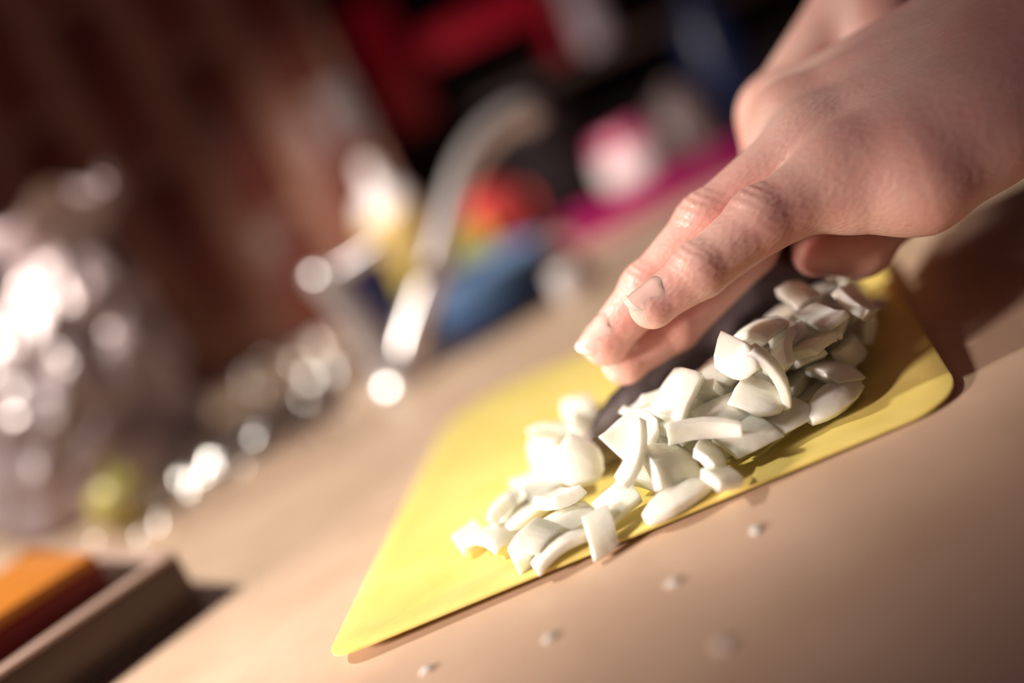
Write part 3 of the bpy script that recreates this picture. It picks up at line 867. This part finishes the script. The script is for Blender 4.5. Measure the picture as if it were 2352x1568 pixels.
# ------------------------------------------------------------------ bag and film on the left
from mathutils import noise
def crumple(p, s, seed):
    v = Vector(p) * s + Vector((seed, seed * 1.7, 0))
    a = abs(noise.noise(v)); b_ = abs(noise.noise(v * 2.3 + Vector((5, 1, 2)))); c_ = abs(noise.noise(v * 5.1))
    return (1 - a * 2) * .6 + (1 - b_ * 2) * .28 + (1 - c_ * 2) * .12
bg = thing('plastic_bag', 'tall crumpled silvery plastic bag with a bunched top by the tiled wall', 'bag', (-.236, .545, 0))
def bag_ring(z):
    r = np.interp(z, [0, .006, .03, .075, .105, .120, .128, .136, .150, .158], [.040, .053, .057, .050, .036, .026, .021, .025, .033, .034])
    ox = np.interp(z, [0, .04, .09, .13, .16], [0, .002, .018, .040, .046])
    return r, ox
def bag_surface(z0, z1, nz, na, name, amp, seed, flare=False):
    vs, fs = [], []
    for i in range(nz + 1):
        z = z0 + (z1 - z0) * i / nz; r, ox = bag_ring(z)
        for k in range(na):
            a = 2 * math.pi * k / na
            d = Vector((math.cos(a), math.sin(a), 0))
            cr_ = crumple((d.x * .05, d.y * .05, z * .6), 48, seed) * amp * min(1, r / .04)
            if flare: cr_ += .005 * math.sin(a * 7 + 3 * math.sin(a * 2)) * (z - z0) / (z1 - z0)
            rr = r + cr_
            zz = z + (.006 * math.sin(a * 5 + 1) * (i / nz) ** 3 if flare else 0)
            vs.append((ox + d.x * rr, d.y * rr * .9, max(zz, 0)))
    for i in range(nz):
        for k in range(na):
            fs.append((i * na + k, i * na + (k + 1) % na, (i + 1) * na + (k + 1) % na, (i + 1) * na + k))
    if not flare: fs.append(tuple(reversed(range(na))))
    return link(name, mesh(name, vs, fs, True), M_foil, bg)
bag_surface(0, .129, 60, 110, 'bag_body', .014, 3.3)
bag_surface(.128, .156, 16, 110, 'bunched_top', .006, 8.1, True)
tube('tie', [(.040 + .0235 * math.cos(a * .7), .021 * math.sin(a * .7), .1285) for a in range(10)], .0016, M_foil, bg, n=8, sub=3)

NX, NY = 34, 64
vs, fs = [], []
for j in range(NY + 1):
    for i in range(NX + 1):
        u, v = i / NX, j / NY
        x = -.190 + .105 * u + .03 * v * (.5 - u) + .012 * math.sin(v * 9)
        y = .372 + .205 * v + .045 * u * (1 - v)
        z = .0015 + .013 * math.exp(-((v - .13 - .05 * math.sin(u * 7)) / .06) ** 2) + .026 * math.exp(-((v - .86) / .055) ** 2) + .007 * math.exp(-((v - .45 - .1 * u) / .04) ** 2)
        z += max(0, crumple((x, y, 0), 75, 1.2)) * .014
        vs.append((x + .003 * noise.noise(Vector((x * 90, y * 90, 3))), y + .003 * noise.noise(Vector((x * 90, y * 90, 9))), z))
for j in range(NY):
    for i in range(NX):
        a = j * (NX + 1) + i; fs.append((a, a + 1, a + NX + 2, a + NX + 1))
fl = link('plastic_film', mesh('plastic_film', vs, fs, True), M_film)
md = fl.modifiers.new('thick', 'SOLIDIFY'); md.thickness = .00015
tag(fl, 'crumpled sheet of clear glinting plastic film lying on the countertop', 'film')

# ------------------------------------------------------------------ wooden tray at the lower left
wt = thing('wooden_tray', 'dark wooden tray with its top edge coloured as lit at the near left', 'tray', (-.124, .304, 0), math.radians(-138.7))
box('tray_base', (0, .150, -.100, 0, 0, .004), M_wood, wt, bev=.001)
for d in ((0, .150, -.006, 0, .004, .0185), (0, .150, -.100, -.094, .004, .0185), (0, .006, -.094, -.006, .004, .0185), (.144, .150, -.094, -.006, .004, .0185)):
    box('side_board', d, M_wood, wt, bev=.0012)
bm = bmesh.new()
for d in ((0, .150, -.006, 0, .0185, .020), (0, .150, -.100, -.094, .0185, .020), (0, .006, -.094, -.006, .0185, .020), (.144, .150, -.094, -.006, .0185, .020)): add_box(bm, *d, bev=.0005)
link('lit_rim', bm_mesh('lit_rim', bm, 40), M_lit_rim, wt)
rz = math.radians(-138.7)
pk = thing('carton', 'orange-topped dark red carton lying in the wooden tray', 'carton', tuple(Vector((-.124, .304, .004)) + Matrix.Rotation(rz, 3, 'Z') @ Vector((.016, -.048, 0))), rz)
box('carton_body', (0, .105, -.034, .030, 0, .022), M_crimson, pk, bev=.0015)
box('top_panel', (0, .105, -.034, .030, .022, .026), M_orange, pk, bev=.0012)
pp = thing('pepper', 'small yellow-green pepper lying on the countertop behind the wooden tray', 'pepper', tuple(on(315, 1205, 0) * MM))
lathe('pepper_body', [(.0001, .001), (.007, 0), (.013, .004), (.0155, .012), (.014, .020), (.009, .0245), (.004, .0235), (.0001, .022)], M_pepper, pp, cap=False)
tube('stem', [(0, 0, .022), (.001, .001, .028), (.004, .002, .032)], [.002, .0016, .002], M_stem, pp, n=8)

# sleeves where the forearms leave the picture
for nm, a, b, ra, rb in (('sleeve', wr + .20 * (elbow - wr), elbow + .3 * (elbow - wr), 33, 47), ('sleeve', wr2 + .42 * (elbow2 - wr2), elbow2 + .3 * (elbow2 - wr2), 34, 45)):
    s_ = tube(nm, [a * MM, (a * .5 + b * .5) * MM, b * MM], [ra * MM, (ra + rb) / 2 * MM, rb * MM], M_sleeve, person, n=32)
    s_.matrix_parent_inverse = left.matrix_parent_inverse.copy()
    s_['label'] = 'dark sleeve over the forearm'

# pale flecks standing in for glinting drops on the worktop and mat
for (px, py), where in (((1735, 1212), 'below the middle of the mat edge'), ((1655, 1478), 'near the bottom of the countertop'), ((1260, 1462), 'below the left half of the mat edge'), ((980, 1535), 'right beside the near left mat corner'), ((1545, 1335), 'just in front of the near mat edge')):
    P = on(px, py, .6)
    o = link('drop_fleck', onion_me[9]); o.location = P * MM; o.scale = (.28, .45, .4); o.rotation_euler = (0, 0, px)
    tag(o, 'tiny fleck for a glinting drop on the countertop ' + where, 'crumb', 'drop glints on the countertop')
